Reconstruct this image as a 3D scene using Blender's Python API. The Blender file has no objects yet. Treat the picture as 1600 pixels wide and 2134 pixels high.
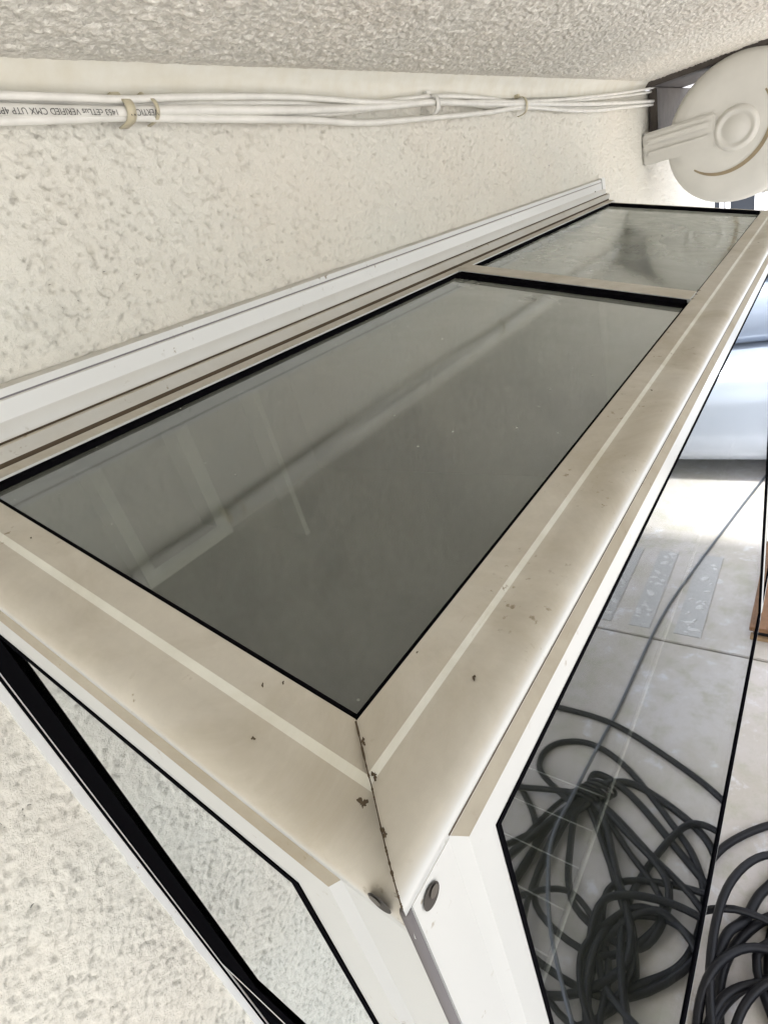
import bpy, bmesh, math, random
import numpy as np
from mathutils import Vector, Matrix
random.seed(7)
C = bpy.context.scene.collection
scene = bpy.context.scene
PI = math.pi

# ------------------------------------------------------------------ camera
Rw = ((0.56289396, -0.50175738, 0.65680281),
      (-0.78618628, -0.07980047, 0.61281564),
      (-0.2550716, -0.86131958, -0.43939397))     # world rows of camera right / down / forward
cam_d = bpy.data.cameras.new('camera'); cam = bpy.data.objects.new('camera', cam_d); C.objects.link(cam)
m = Matrix(((Rw[0][0], -Rw[0][1], -Rw[0][2], 0.0),
            (Rw[1][0], -Rw[1][1], -Rw[1][2], -0.535),
            (Rw[2][0], -Rw[2][1], -Rw[2][2], 2.3),
            (0, 0, 0, 1)))
cam.matrix_world = m
cam_d.sensor_fit = 'VERTICAL'; cam_d.sensor_height = 24.0
cam_d.lens = 1152.7 / 2134 * 24.0
cam_d.clip_start = 0.01; cam_d.clip_end = 2000
scene.camera = cam

# ------------------------------------------------------------------ sky, sun, exposure
SUN_EL, SUN_AZ = math.radians(73), math.radians(255)
world = bpy.data.worlds.new("World"); scene.world = world; world.use_nodes = True
nt = world.node_tree; nt.nodes.clear()
wo = nt.nodes.new('ShaderNodeOutputWorld'); bg = nt.nodes.new('ShaderNodeBackground')
sky = nt.nodes.new('ShaderNodeTexSky'); sky.sky_type = 'NISHITA'; sky.sun_disc = False
sky.sun_elevation = SUN_EL; sky.sun_rotation = SUN_AZ
sky.air_density = 1.0; sky.dust_density = 3.5; sky.ozone_density = 1.0
hs = nt.nodes.new('ShaderNodeHueSaturation'); hs.inputs['Saturation'].default_value = 0.3
nt.links.new(sky.outputs[0], hs.inputs['Color']); nt.links.new(hs.outputs[0], bg.inputs['Color'])
bg.inputs['Strength'].default_value = 0.15
nt.links.new(bg.outputs[0], wo.inputs['Surface'])
sd = bpy.data.lights.new('sun', 'SUN'); sd.energy = 2.2; sd.angle = math.radians(4); sd.color = (1, 0.98, 0.95)
sun = bpy.data.objects.new('sun', sd); C.objects.link(sun)
# sun_rotation is clockwise from +Y
sdir = Vector((math.sin(SUN_AZ) * math.cos(SUN_EL), math.cos(SUN_AZ) * math.cos(SUN_EL), math.sin(SUN_EL)))
sun.rotation_euler = sdir.to_track_quat('Z', 'Y').to_euler()
scene.view_settings.view_transform = 'Standard'; scene.view_settings.look = 'None'
scene.view_settings.gamma = 1.0; scene.view_settings.use_curve_mapping = False
scene.view_settings.exposure = 2.02
scene.render.engine = 'CYCLES'
scene.cycles.max_bounces = 12; scene.cycles.transparent_max_bounces = 16; scene.cycles.diffuse_bounces = 6
scene.cycles.glossy_bounces = 6

# ------------------------------------------------------------------ materials
def mat(name, color, rough=0.6, metal=0.0, spec=0.5):
    m = bpy.data.materials.new(name); m.use_nodes = True
    b = m.node_tree.nodes['Principled BSDF']
    b.inputs['Base Color'].default_value = (*color, 1); b.inputs['Roughness'].default_value = rough
    b.inputs['Metallic'].default_value = metal; b.inputs['Specular IOR Level'].default_value = spec
    return m, m.node_tree, b
def N(nt, t, **k):
    n = nt.nodes.new(t)
    for a, v in k.items(): setattr(n, a, v)
    return n
def noise(nt, scale, detail=4, rough=0.55, vec=None, dim='3D', dist=0.0):
    n = N(nt, 'ShaderNodeTexNoise'); n.noise_dimensions = dim
    n.inputs['Scale'].default_value = scale; n.inputs['Detail'].default_value = detail
    n.inputs['Roughness'].default_value = rough; n.inputs['Distortion'].default_value = dist
    if vec is not None: nt.links.new(vec, n.inputs['Vector'])
    return n
def ramp(nt, src, stops):
    r = N(nt, 'ShaderNodeValToRGB'); e = r.color_ramp.elements
    while len(e) < len(stops): e.new(0.5)
    for i, (p, c) in enumerate(stops):
        e[i].position = p; e[i].color = (*c, 1) if len(c) == 3 else c
    nt.links.new(src, r.inputs[0]); return r
def g(v): return (v, v, v)
def pos(nt):
    return N(nt, 'ShaderNodeNewGeometry').outputs['Position']
def mixc(nt, fac, a, b):
    m = N(nt, 'ShaderNodeMix', data_type='RGBA')
    for s, v in ((0, fac), (6, a), (7, b)):
        if hasattr(v, 'links'): nt.links.new(v, m.inputs[s])
        elif s == 0: m.inputs[0].default_value = v
        else: m.inputs[s].default_value = (*v, 1)
    return m.outputs[2]
def bump(nt, b, h, strength=0.3, dist=0.002):
    n = N(nt, 'ShaderNodeBump'); n.inputs['Strength'].default_value = strength; n.inputs['Distance'].default_value = dist
    nt.links.new(h, n.inputs['Height']); nt.links.new(n.outputs[0], b.inputs['Normal']); return n

def stucco_mat(name, base, pitcol, fine=0.6, grain=False):
    m, nt, b = mat(name, base, 0.9, spec=0.2)
    p = pos(nt)
    big = noise(nt, 2.2, 5, 0.6, p); fin = noise(nt, 420, 4, 0.7, p); med = noise(nt, 60, 4, 0.6, p)
    c0 = mixc(nt, ramp(nt, big.outputs[0], [(0.35, g(0)), (0.7, g(1))]).outputs[0], base, tuple(v * w for v, w in zip(base, (1.04, 0.985, 0.95))))
    c1 = mixc(nt, ramp(nt, med.outputs[0], [(0.45, g(0)), (0.75, g(0.12))]).outputs[0], c0, tuple(v * 0.86 for v in base))
    at = N(nt, 'ShaderNodeAttribute'); at.attribute_name = 'grime_shade'
    c2 = mixc(nt, at.outputs['Fac'], c1, pitcol)  # pits and hollows tinted darker, painting in shade the bump lacks
    nt.links.new(c2, b.inputs['Base Color'])
    lum = noise(nt, 150, 3, 0.6, p)
    ad = N(nt, 'ShaderNodeMath', operation='MULTIPLY_ADD'); nt.links.new(lum.outputs[0], ad.inputs[0]); ad.inputs[1].default_value = 2.0; nt.links.new(fin.outputs[0], ad.inputs[2])
    bump(nt, b, ad.outputs[0], fine, 0.0022)
    if grain:
        vo = N(nt, 'ShaderNodeTexVoronoi'); vo.inputs['Scale'].default_value = 260; nt.links.new(p, vo.inputs['Vector'])
        sc = N(nt, 'ShaderNodeSeparateColor'); nt.links.new(vo.outputs['Color'], sc.inputs[0])
        c3 = mixc(nt, ramp(nt, sc.outputs[0], [(0.0, g(0.35)), (0.35, g(0)), (1.0, g(0))]).outputs[0], c2, tuple(v * 0.6 for v in base))
        c4 = mixc(nt, ramp(nt, sc.outputs[1], [(0.6, g(0)), (1.0, g(0.5))]).outputs[0], c3, tuple(min(1, v * 1.35) for v in base))
        nt.links.new(c4, b.inputs['Base Color'])
    return m
M = {}
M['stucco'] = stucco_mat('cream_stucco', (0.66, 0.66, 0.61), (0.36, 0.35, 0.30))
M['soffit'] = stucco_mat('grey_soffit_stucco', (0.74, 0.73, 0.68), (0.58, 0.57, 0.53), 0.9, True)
def smooth_paint(name, base, rough=0.7, var=0.06):
    m, nt, b = mat(name, base, rough)
    p = pos(nt); n = noise(nt, 30, 5, 0.6, p); f = noise(nt, 250, 3, 0.6, p)
    c = mixc(nt, ramp(nt, n.outputs[0], [(0.4, g(0)), (0.75, g(1))]).outputs[0], base, tuple(v * (1 - var * k) for v, k in zip(base, (1.5, 2, 3))))
    nt.links.new(c, b.inputs['Base Color']); bump(nt, b, f.outputs[0], 0.15, 0.0008)
    return m
M['sealant'] = smooth_paint('painted_sealant', (0.63, 0.62, 0.56), 0.6)

# white vinyl with settled dust on the upward faces
def vinyl(name, white=(0.47, 0.485, 0.485), dust=(0.465, 0.44, 0.385), amount=1.0, rough=0.32, lo=0.55, hi=1.0):
    m, nt, b = mat(name, white, rough)
    geo = N(nt, 'ShaderNodeNewGeometry'); p = geo.outputs['Position']
    sx = N(nt, 'ShaderNodeSeparateXYZ'); nt.links.new(geo.outputs['Normal'], sx.inputs[0])
    n1 = noise(nt, 9, 6, 0.65, p, dist=0.6)
    mp = N(nt, 'ShaderNodeMapping'); mp.inputs['Scale'].default_value = (14, 60, 60); nt.links.new(p, mp.inputs[0])
    n2 = noise(nt, 1, 5, 0.6, mp.outputs[0])
    ad = N(nt, 'ShaderNodeMath', operation='MULTIPLY_ADD'); nt.links.new(n1.outputs[0], ad.inputs[0]); ad.inputs[1].default_value = 0.34; nt.links.new(sx.outputs['Z'], ad.inputs[2])
    ad2 = N(nt, 'ShaderNodeMath', operation='MULTIPLY_ADD'); nt.links.new(n2.outputs[0], ad2.inputs[0]); ad2.inputs[1].default_value = 0.16; nt.links.new(ad.outputs[0], ad2.inputs[2])
    r = ramp(nt, ad2.outputs[0], [(lo, g(0)), (hi, g(amount))])
    n3 = noise(nt, 45, 6, 0.7, p)
    dcol = mixc(nt, ramp(nt, n3.outputs[0], [(0.35, g(0)), (0.7, g(1))]).outputs[0], dust, tuple(v * 1.12 for v in dust))
    n4 = noise(nt, 5, 7, 0.7, p, dist=1.2)
    dcol = mixc(nt, ramp(nt, n4.outputs[0], [(0.42, g(0)), (0.66, g(0.85))]).outputs[0], dcol, tuple(v * k for v, k in zip(dust, (0.80, 0.76, 0.68))))
    mp2 = N(nt, 'ShaderNodeMapping'); mp2.inputs['Scale'].default_value = (5, 55, 40); mp2.inputs['Rotation'].default_value = (0.3, 0.2, 0.5); nt.links.new(p, mp2.inputs[0])
    n5 = noise(nt, 3, 4, 0.6, mp2.outputs[0], dist=0.4)
    dcol = mixc(nt, ramp(nt, n5.outputs[0], [(0.70, g(0)), (0.73, g(0.35)), (0.76, g(0))]).outputs[0], dcol, tuple(v * k for v, k in zip(dust, (0.72, 0.66, 0.55))))
    c = mixc(nt, r.outputs[0], white, dcol)
    # grime flecks
    v = noise(nt, 150, 3, 0.6, p); v2 = noise(nt, 16, 2, 0.5, p)
    mu = N(nt, 'ShaderNodeMath', operation='MULTIPLY')
    ra = ramp(nt, v.outputs[0], [(0.63, g(0)), (0.70, g(1))]); rb = ramp(nt, v2.outputs[0], [(0.55, g(0)), (0.66, g(0.8))])
    nt.links.new(ra.outputs[0], mu.inputs[0]); nt.links.new(rb.outputs[0], mu.inputs[1])
    c = mixc(nt, mu.outputs[0], c, (0.2, 0.16, 0.1))
    nt.links.new(c, b.inputs['Base Color'])
    rr = N(nt, 'ShaderNodeMapRange'); nt.links.new(r.outputs[0], rr.inputs[0]); rr.inputs[3].default_value = rough; rr.inputs[4].default_value = 0.75
    nt.links.new(rr.outputs[0], b.inputs['Roughness'])
    return m
M['vinyl'] = vinyl('dusty_white_vinyl')
M['ledge'] = vinyl('dust_filled_ledge', dust=(0.36, 0.33, 0.27), lo=-0.4, hi=0.1)
M['vinyl_dusty'] = vinyl('heavily_dusted_vinyl', lo=0.05, hi=0.6)
M['ridge'] = vinyl('rinsed_white_vinyl', dust=(0.62, 0.62, 0.56), amount=0.9)
M['flange'] = vinyl('flange_vinyl', white=(0.62, 0.635, 0.635), dust=(0.5, 0.47, 0.4), amount=0.5)
M['black'] = mat('black_gasket', (0.004, 0.004, 0.004), 0.85, spec=0.0)[0]
_nt = M['black'].node_tree; _d = _nt.nodes.new('ShaderNodeBsdfDiffuse'); _d.inputs[0].default_value = (0.004, 0.004, 0.005, 1)
_nt.links.new(_d.outputs[0], _nt.nodes['Material Output'].inputs['Surface'])
M['grime_shade'] = mat('dark_grime_shade', (0.085, 0.065, 0.045), 0.95, spec=0.1)[0]  # for dirt and joints, and for the painted shadow line above the ledge
M['hole'] = mat('dark_screw_hole', (0.022, 0.018, 0.015), 0.7)[0]
M['screw'] = mat('dull_screw_head', (0.05, 0.042, 0.032), 0.5)[0]
M['grey'] = mat('grey_rubber_bead', (0.16, 0.15, 0.16), 0.4)[0]

def glass(name, tint, r0=0.04, dust=0.0, dustcol=(0.5, 0.49, 0.44), rough=0.0, power=5.0):
    m = bpy.data.materials.new(name); m.use_nodes = True; nt = m.node_tree; nt.nodes.clear()
    out = N(nt, 'ShaderNodeOutputMaterial'); geo = N(nt, 'ShaderNodeNewGeometry')
    dp = N(nt, 'ShaderNodeVectorMath', operation='DOT_PRODUCT'); nt.links.new(geo.outputs['Incoming'], dp.inputs[0]); nt.links.new(geo.outputs['Normal'], dp.inputs[1])
    ab = N(nt, 'ShaderNodeMath', operation='ABSOLUTE'); nt.links.new(dp.outputs['Value'], ab.inputs[0])
    inv = N(nt, 'ShaderNodeMath', operation='SUBTRACT'); inv.inputs[0].default_value = 1; nt.links.new(ab.outputs[0], inv.inputs[1])
    pw = N(nt, 'ShaderNodeMath', operation='POWER'); nt.links.new(inv.outputs[0], pw.inputs[0]); pw.inputs[1].default_value = power
    mr = N(nt, 'ShaderNodeMapRange'); nt.links.new(pw.outputs[0], mr.inputs[0]); mr.inputs[3].default_value = r0; mr.inputs[4].default_value = 1.0
    tr = N(nt, 'ShaderNodeBsdfTransparent'); tr.inputs[0].default_value = (*tint, 1)
    gl = N(nt, 'ShaderNodeBsdfGlossy'); gl.inputs['Roughness'].default_value = rough; gl.inputs['Color'].default_value = (0.94, 0.975, 1, 1)
    mx = N(nt, 'ShaderNodeMixShader'); nt.links.new(mr.outputs[0], mx.inputs[0]); nt.links.new(tr.outputs[0], mx.inputs[1]); nt.links.new(gl.outputs[0], mx.inputs[2])
    last = mx
    if dust:
        p = geo.outputs['Position']
        df = N(nt, 'ShaderNodeBsdfDiffuse'); df.inputs[0].default_value = (*dustcol, 1)
        n1 = noise(nt, 6, 6, 0.6, p, dist=1.5); n2 = noise(nt, 700, 2, 0.5, p); n3 = noise(nt, 60, 5, 0.7, p)
        r1 = ramp(nt, n1.outputs[0], [(0.35, g(dust * 0.62)), (0.68, g(dust * 1.35))])
        r3 = ramp(nt, n3.outputs[0], [(0.3, g(0.86)), (0.8, g(1.14))])
        mu = N(nt, 'ShaderNodeMath', operation='MULTIPLY'); nt.links.new(r1.outputs[0], mu.inputs[0]); nt.links.new(r3.outputs[0], mu.inputs[1])
        vo = N(nt, 'ShaderNodeTexVoronoi'); vo.inputs['Scale'].default_value = 55; nt.links.new(p, vo.inputs['Vector'])
        sp = ramp(nt, vo.outputs['Distance'], [(0.04, g(0.6)), (0.06, g(0))])
        lt = N(nt, 'ShaderNodeSeparateColor'); nt.links.new(vo.outputs['Color'], lt.inputs[0])
        th = N(nt, 'ShaderNodeMath', operation='GREATER_THAN'); nt.links.new(lt.outputs[0], th.inputs[0]); th.inputs[1].default_value = 0.70
        m2 = N(nt, 'ShaderNodeMath', operation='MULTIPLY'); nt.links.new(sp.outputs[0], m2.inputs[0]); nt.links.new(th.outputs[0], m2.inputs[1])
        ad = N(nt, 'ShaderNodeMath', operation='ADD', use_clamp=True); nt.links.new(mu.outputs[0], ad.inputs[0]); nt.links.new(m2.outputs[0], ad.inputs[1])
        # a dust film covers more of the view the flatter one looks across it: 1-(1-d)^(1/cos)
        om = N(nt, 'ShaderNodeMath', operation='SUBTRACT'); om.inputs[0].default_value = 1; nt.links.new(ad.outputs[0], om.inputs[1])
        cm = N(nt, 'ShaderNodeMath', operation='MAXIMUM'); nt.links.new(ab.outputs[0], cm.inputs[0]); cm.inputs[1].default_value = 0.08
        ic = N(nt, 'ShaderNodeMath', operation='DIVIDE'); ic.inputs[0].default_value = 1; nt.links.new(cm.outputs[0], ic.inputs[1])
        pp = N(nt, 'ShaderNodeMath', operation='POWER'); nt.links.new(om.outputs[0], pp.inputs[0]); nt.links.new(ic.outputs[0], pp.inputs[1])
        fd = N(nt, 'ShaderNodeMath', operation='SUBTRACT'); fd.inputs[0].default_value = 1; nt.links.new(pp.outputs[0], fd.inputs[1])
        m3 = N(nt, 'ShaderNodeMixShader'); nt.links.new(fd.outputs[0], m3.inputs[0]); nt.links.new(mx.outputs[0], m3.inputs[1]); nt.links.new(df.outputs[0], m3.inputs[2])
        last = m3
    nt.links.new(last.outputs[0], out.inputs['Surface'])
    return m
M['roof_glass'] = glass('dusty_roof_glass', (0.5, 0.52, 0.49), 0.10, 0.082, dustcol=(0.47, 0.49, 0.44), rough=0.07, power=3.2)
M['front_glass'] = glass('front_glass', (0.7, 0.71, 0.69), 0.08, 0.0, power=5.5)
M['side_glass'] = glass('side_glass', (0.5, 0.53, 0.52), 0.15, 0.0, power=1.5)

def plain(name, col, rough=0.6, scale=40, var=0.85, bumpk=0.2, metal=0.0):
    m, nt, b = mat(name, col, rough, metal)
    n = noise(nt, scale, 5, 0.6, pos(nt))
    nt.links.new(mixc(nt, ramp(nt, n.outputs[0], [(0.35, g(0)), (0.7, g(1))]).outputs[0], col, tuple(v * var for v in col)), b.inputs['Base Color'])
    if bumpk: bump(nt, b, n.outputs[0], bumpk, 0.001)
    return m
M['cable_white'] = plain('white_cable_sheath', (0.70, 0.69, 0.65), 0.45, 35, 0.85, 0.05)
M['clip'] = plain('yellowed_clip', (0.52, 0.47, 0.34), 0.5, 80, 0.8)
M['print'] = mat('cable_print_ink', (0.06, 0.06, 0.06), 0.6)[0]
M['cable_black'] = plain('black_cable_rubber', (0.008, 0.008, 0.010), 0.42, 60, 0.7, 0.05)
M['cable_black'].node_tree.nodes['Principled BSDF'].inputs['Specular IOR Level'].default_value = 0.22
M['cord'] = plain('grey_cord', (0.10, 0.11, 0.13), 0.4, 60, 0.8, 0.05)
M['reel'] = plain('beige_reel_plastic', (0.62, 0.61, 0.57), 0.5, 8, 0.9, 0.03)
M['reel_edge'] = plain('tan_reel_groove', (0.30, 0.24, 0.15), 0.6, 20, 0.8)
M['beam'] = plain('dark_brown_beam', (0.085, 0.07, 0.06), 0.7, 25, 0.6)
M['wood'] = plain('brown_wood', (0.20, 0.10, 0.045), 0.6, 18, 0.6)
M['wood_light'] = plain('pale_worn_wood', (0.33, 0.22, 0.12), 0.65, 30, 0.7)
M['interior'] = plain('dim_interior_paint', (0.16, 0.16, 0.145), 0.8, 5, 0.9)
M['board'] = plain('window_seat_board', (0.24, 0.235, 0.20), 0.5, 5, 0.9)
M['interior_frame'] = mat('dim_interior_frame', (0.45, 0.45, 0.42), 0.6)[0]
M['shelf'] = mat('pale_shelf_wire', (0.7, 0.7, 0.66), 0.3)[0]
M['far_wall'] = plain('pale_far_wall', (0.75, 0.76, 0.78), 0.8, 3, 0.95)
M['far_frame'] = mat('white_window_frame', (0.8, 0.8, 0.82), 0.4)[0]
M['far_glass'] = mat('dark_far_pane', (0.045, 0.05, 0.06), 0.08)[0]
M['roof_tile'] = plain('grey_roof', (0.22, 0.22, 0.23), 0.8, 4)

def concrete(name):
    m, nt, b = mat(name, (0.4, 0.39, 0.37), 0.8)
    p = pos(nt)
    n1 = noise(nt, 1.6, 6, 0.6, p); n2 = noise(nt, 7, 8, 0.7, p, dist=0.1); n3 = noise(nt, 160, 4, 0.7, p)
    c = mixc(nt, ramp(nt, n1.outputs[0], [(0.35, g(0)), (0.65, g(1))]).outputs[0], (0.50, 0.47, 0.46), (0.42, 0.385, 0.34))
    c = mixc(nt, ramp(nt, n2.outputs[0], [(0.50, g(0)), (0.66, g(0.9))]).outputs[0], c, (0.37, 0.355, 0.29))
    c = mixc(nt, ramp(nt, n2.outputs[0], [(0.34, g(0.9)), (0.43, g(0))]).outputs[0], c, (0.56, 0.56, 0.58))
    c = mixc(nt, ramp(nt, n3.outputs[0], [(0.6, g(0)), (0.75, g(0.5))]).outputs[0], c, (0.2, 0.19, 0.17))
    nt.links.new(c, b.inputs['Base Color'])
    nt.links.new(ramp(nt, n2.outputs[0], [(0.36, g(0.35)), (0.5, g(0.8))]).outputs[0], b.inputs['Roughness'])
    bump(nt, b, n3.outputs[0], 0.4, 0.002)
    return m
M['concrete'] = concrete('worn_concrete')
M['aggregate'] = plain('pebbled_grey_aggregate', (0.44, 0.43, 0.42), 0.5, 150, 0.75, 0.6)
M['pebble'] = plain('white_pebble', (0.54, 0.53, 0.52), 0.35, 60, 0.9)
M['ground'] = plain('far_ground', (0.45, 0.44, 0.42), 0.9, 2, 0.85)

# ------------------------------------------------------------------ object helpers
def link(name, me, material=None, parent=None):
    o = bpy.data.objects.new(name, me); C.objects.link(o)
    if material is not None and me is not None and len(me.materials) == 0: me.materials.append(material)
    if parent: o.parent = parent
    return o
def meshobj(name, verts, faces, material, parent=None, smooth=False, mats=None):
    me = bpy.data.meshes.new(name); me.from_pydata([tuple(v) for v in verts], [], faces)
    bm = bmesh.new(); bm.from_mesh(me); bmesh.ops.recalc_face_normals(bm, faces=bm.faces); bm.to_mesh(me); bm.free()
    if smooth:
        for p in me.polygons: p.use_smooth = True
    me.update()
    return link(name, me, material, parent)
def tag(o, label=None, cat=None, group=None, kind=None):
    if label: o['label'] = label
    if cat: o['category'] = cat
    if group: o['group'] = group
    if kind: o['kind'] = kind
    return o
def empty(name, loc=(0, 0, 0)):
    o = bpy.data.objects.new(name, None); C.objects.link(o); o.location = loc; o.empty_display_size = 0.1
    return o
def boxbm(bm, x0, x1, y0, y1, z0, z1, bevel=0.0):
    r = bmesh.ops.create_cube(bm, size=1.0)
    for v in r['verts']:
        v.co.x = x0 + (v.co.x + 0.5) * (x1 - x0); v.co.y = y0 + (v.co.y + 0.5) * (y1 - y0); v.co.z = z0 + (v.co.z + 0.5) * (z1 - z0)
    if bevel:
        es = list({e for v in r['verts'] for e in v.link_edges})
        bmesh.ops.bevel(bm, geom=es, offset=bevel, segments=2, affect='EDGES')
def bmobj(name, bm, material, parent=None, smooth=False):
    bmesh.ops.recalc_face_normals(bm, faces=bm.faces)
    me = bpy.data.meshes.new(name); bm.to_mesh(me); bm.free()
    if smooth:
        for p in me.polygons: p.use_smooth = True
    return link(name, me, material, parent)
def box(name, x0, x1, y0, y1, z0, z1, material, parent=None, bevel=0.0):
    bm = bmesh.new(); boxbm(bm, x0, x1, y0, y1, z0, z1, bevel)
    return bmobj(name, bm, material, parent)
def catmull(pts, n=8, closed=False):
    P = [Vector(p) for p in pts]; out = []; L = len(P)
    rng = range(L if closed else L - 1)
    for i in rng:
        a = P[(i - 1) % L] if closed or i > 0 else P[0] * 2 - P[1]
        b = P[i]; c = P[(i + 1) % L]
        d = P[(i + 2) % L] if closed or i + 2 < L else P[-1] * 2 - P[-2]
        for k in range(n):
            t = k / n
            out.append(0.5 * ((2 * b) + (c - a) * t + (2 * a - 5 * b + 4 * c - d) * t * t + (3 * b - a - 3 * c + d) * t ** 3))
    if not closed: out.append(P[-1])
    return out
def tube(name, pts, r, material, parent=None, seg=10, closed=False, sub=8):
    P = catmull(pts, sub, closed) if sub > 1 else [Vector(p) for p in pts]
    V = []; F = []; n = len(P); up = Vector((0, 0, 1))
    for i, p in enumerate(P):
        a = P[(i - 1) % n] if closed or i > 0 else p; b = P[(i + 1) % n] if closed or i < n - 1 else p
        t = (b - a).normalized(); s = t.cross(up)
        if s.length < 1e-3: s = t.cross(Vector((0, 1, 0)))
        s.normalize(); u = s.cross(t)
        for k in range(seg):
            an = 2 * PI * k / seg; V.append(p + (s * math.cos(an) + u * math.sin(an)) * r)
    for i in range(n if closed else n - 1):
        j = (i + 1) % n
        for k in range(seg):
            l = (k + 1) % seg; F.append((i * seg + k, i * seg + l, j * seg + l, j * seg + k))
    if not closed:
        F.append(tuple(range(seg))[::-1]); F.append(tuple((n - 1) * seg + k for k in range(seg)))
    return meshobj(name, V, F, material, parent, smooth=True)

# ------------------------------------------------------------------ 2-D noise for the real stucco relief
rng = np.random.default_rng(5); TBL = rng.random((256, 256))
def vn(x, y, s=0):
    xi = np.floor(x).astype(int); yi = np.floor(y).astype(int); fx = x - xi; fy = y - yi
    fx = fx * fx * (3 - 2 * fx); fy = fy * fy * (3 - 2 * fy)
    xi = xi + 37 * s; yi = yi + 91 * s
    a = TBL[xi % 256, yi % 256]; b = TBL[(xi + 1) % 256, yi % 256]; c = TBL[xi % 256, (yi + 1) % 256]; d = TBL[(xi + 1) % 256, (yi + 1) % 256]
    return (a * (1 - fx) + b * fx) * (1 - fy) + (c * (1 - fx) + d * fx) * fy
def sstep(a, b, v):
    t = np.clip((v - a) / (b - a), 0, 1); return t * t * (3 - 2 * t)
def lace(u, v):
    """trowelled lace stucco: smooth plateaus broken by short worm-like pits; returns height (m) and pit amount"""
    wu = u + 0.004 * vn(u / 0.008, v / 0.008, 1); wv = v + 0.004 * vn(u / 0.008, v / 0.008, 2)
    r = 1 - np.abs(2 * vn(wu / 0.0072, wv / 0.0052, 3) - 1)
    big = vn(u / 0.15, v / 0.1, 9); rot = vn((u + .5 * v) / 0.006, (v - .4 * u) / 0.004, 16)
    mask = sstep(0.36, 0.62, 0.25 * vn(u / 0.012, v / 0.010, 4) + 0.55 * vn(u / 0.0048, v / 0.0042, 5) + 0.2 * big)
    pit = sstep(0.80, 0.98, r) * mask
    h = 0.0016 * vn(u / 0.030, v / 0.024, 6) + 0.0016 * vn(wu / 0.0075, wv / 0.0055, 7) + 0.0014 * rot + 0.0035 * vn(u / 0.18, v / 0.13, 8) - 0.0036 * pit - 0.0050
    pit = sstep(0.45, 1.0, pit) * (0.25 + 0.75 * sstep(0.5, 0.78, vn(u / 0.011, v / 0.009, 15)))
    return h, pit
def knobs(u, v):
    a = vn(u / 0.006, v / 0.0045, 11); b = vn(u / 0.003, v / 0.003, 12)
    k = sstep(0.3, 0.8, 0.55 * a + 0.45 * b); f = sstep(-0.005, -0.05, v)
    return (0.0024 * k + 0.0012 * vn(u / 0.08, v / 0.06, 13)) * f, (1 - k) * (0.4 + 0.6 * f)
def gridmesh(name, us, vs, func, place, material, parent, hole=None, gmul=1.0, fade=None):
    U, V = np.meshgrid(us, vs, indexing='ij'); h, gr = func(U, V)
    if fade is not None:
        fm = fade(U, V); h = h * fm; gr = gr * fm
    co = place(U, V, h).reshape(-1, 3)
    nu, nv = len(us), len(vs); idx = np.arange(nu * nv).reshape(nu, nv)
    q = np.stack([idx[:-1, :-1], idx[1:, :-1], idx[1:, 1:], idx[:-1, 1:]], -1).reshape(-1, 4)
    if hole is not None:
        cu = ((U[:-1, :-1] + U[1:, 1:]) / 2).ravel(); cv = ((V[:-1, :-1] + V[1:, 1:]) / 2).ravel()
        q = q[~hole(cu, cv)]
    me = bpy.data.meshes.new(name)
    me.vertices.add(len(co)); me.vertices.foreach_set('co', co.ravel().astype(np.float32))
    me.loops.add(q.size); me.loops.foreach_set('vertex_index', q.ravel().astype(np.int32))
    me.polygons.add(len(q)); me.polygons.foreach_set('loop_start', np.arange(0, q.size, 4, dtype=np.int32))
    me.polygons.foreach_set('loop_total', np.full(len(q), 4, dtype=np.int32)); me.polygons.foreach_set('use_smooth', np.ones(len(q), bool))
    me.update(calc_edges=True)
    at = me.attributes.new('grime_shade', 'FLOAT', 'POINT'); at.data.foreach_set('value', (gr.ravel() * gmul).astype(np.float32))  # per-vertex pit shade, mixed into the stucco colour
    return link(name, me, material, parent)
def spaced(stops):
    out = []
    for (a, b, s0, s1) in stops:
        x = a
        while x < b - 1e-9:
            out.append(x); x += s0 + (s1 - s0) * (x - a) / (b - a)
    out.append(stops[-1][1]); return np.array(out)

# ------------------------------------------------------------------ ground
SOF = 2.484
slab = empty('patio'); tag(slab, kind='structure')
gp = meshobj('ground', [(-300, -300, -0.12), (300, -300, -0.12), (300, 300, -0.12), (-300, 300, -0.12)], [(0, 1, 2, 3)], M['ground'])
tag(gp, kind='structure')
JX = 2.468
def slabpiece(x0, x1, y0, y1): return box('concrete_slab', x0, x1, y0, y1, -0.11, 0.0, M['concrete'], slab, 0.004)
slabpiece(-2.5, JX - 0.006, -3.6, 0.0); slabpiece(JX + 0.006, 5.6, -3.6, 0.0)
slabpiece(5.612, 12, -3.6, 6.0); slabpiece(-2.5, JX - 0.006, -8, -3.612); slabpiece(JX + 0.006, 5.6, -8, -3.612)
for (y0, y1) in ((-0.895, -0.765), (-1.125, -1.015), (-1.34, -1.225)):
    pn = box('aggregate_panel', 2.54, 3.31, y0, y1, -0.02, 0.004, M['aggregate'], slab, 0.001)
    bm = bmesh.new()
    for k in range(26):
        s = random.uniform(0.008, 0.028); x = 2.56 + random.random() * 0.73; y = y0 + 0.02 + random.random() * (y1 - y0 - 0.04)
        mt = Matrix.Translation((x, y, 0.004)) @ Matrix.Rotation(random.random() * 6, 4, 'Z') @ Matrix.Diagonal((s, s * random.uniform(0.4, 0.8), 0.003, 1))
        bmesh.ops.create_icosphere(bm, subdivisions=2, radius=1, matrix=mt)
    pb = bmobj('pebbles', bm, M['pebble'], pn, True); pb['kind'] = 'stuff'

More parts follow.
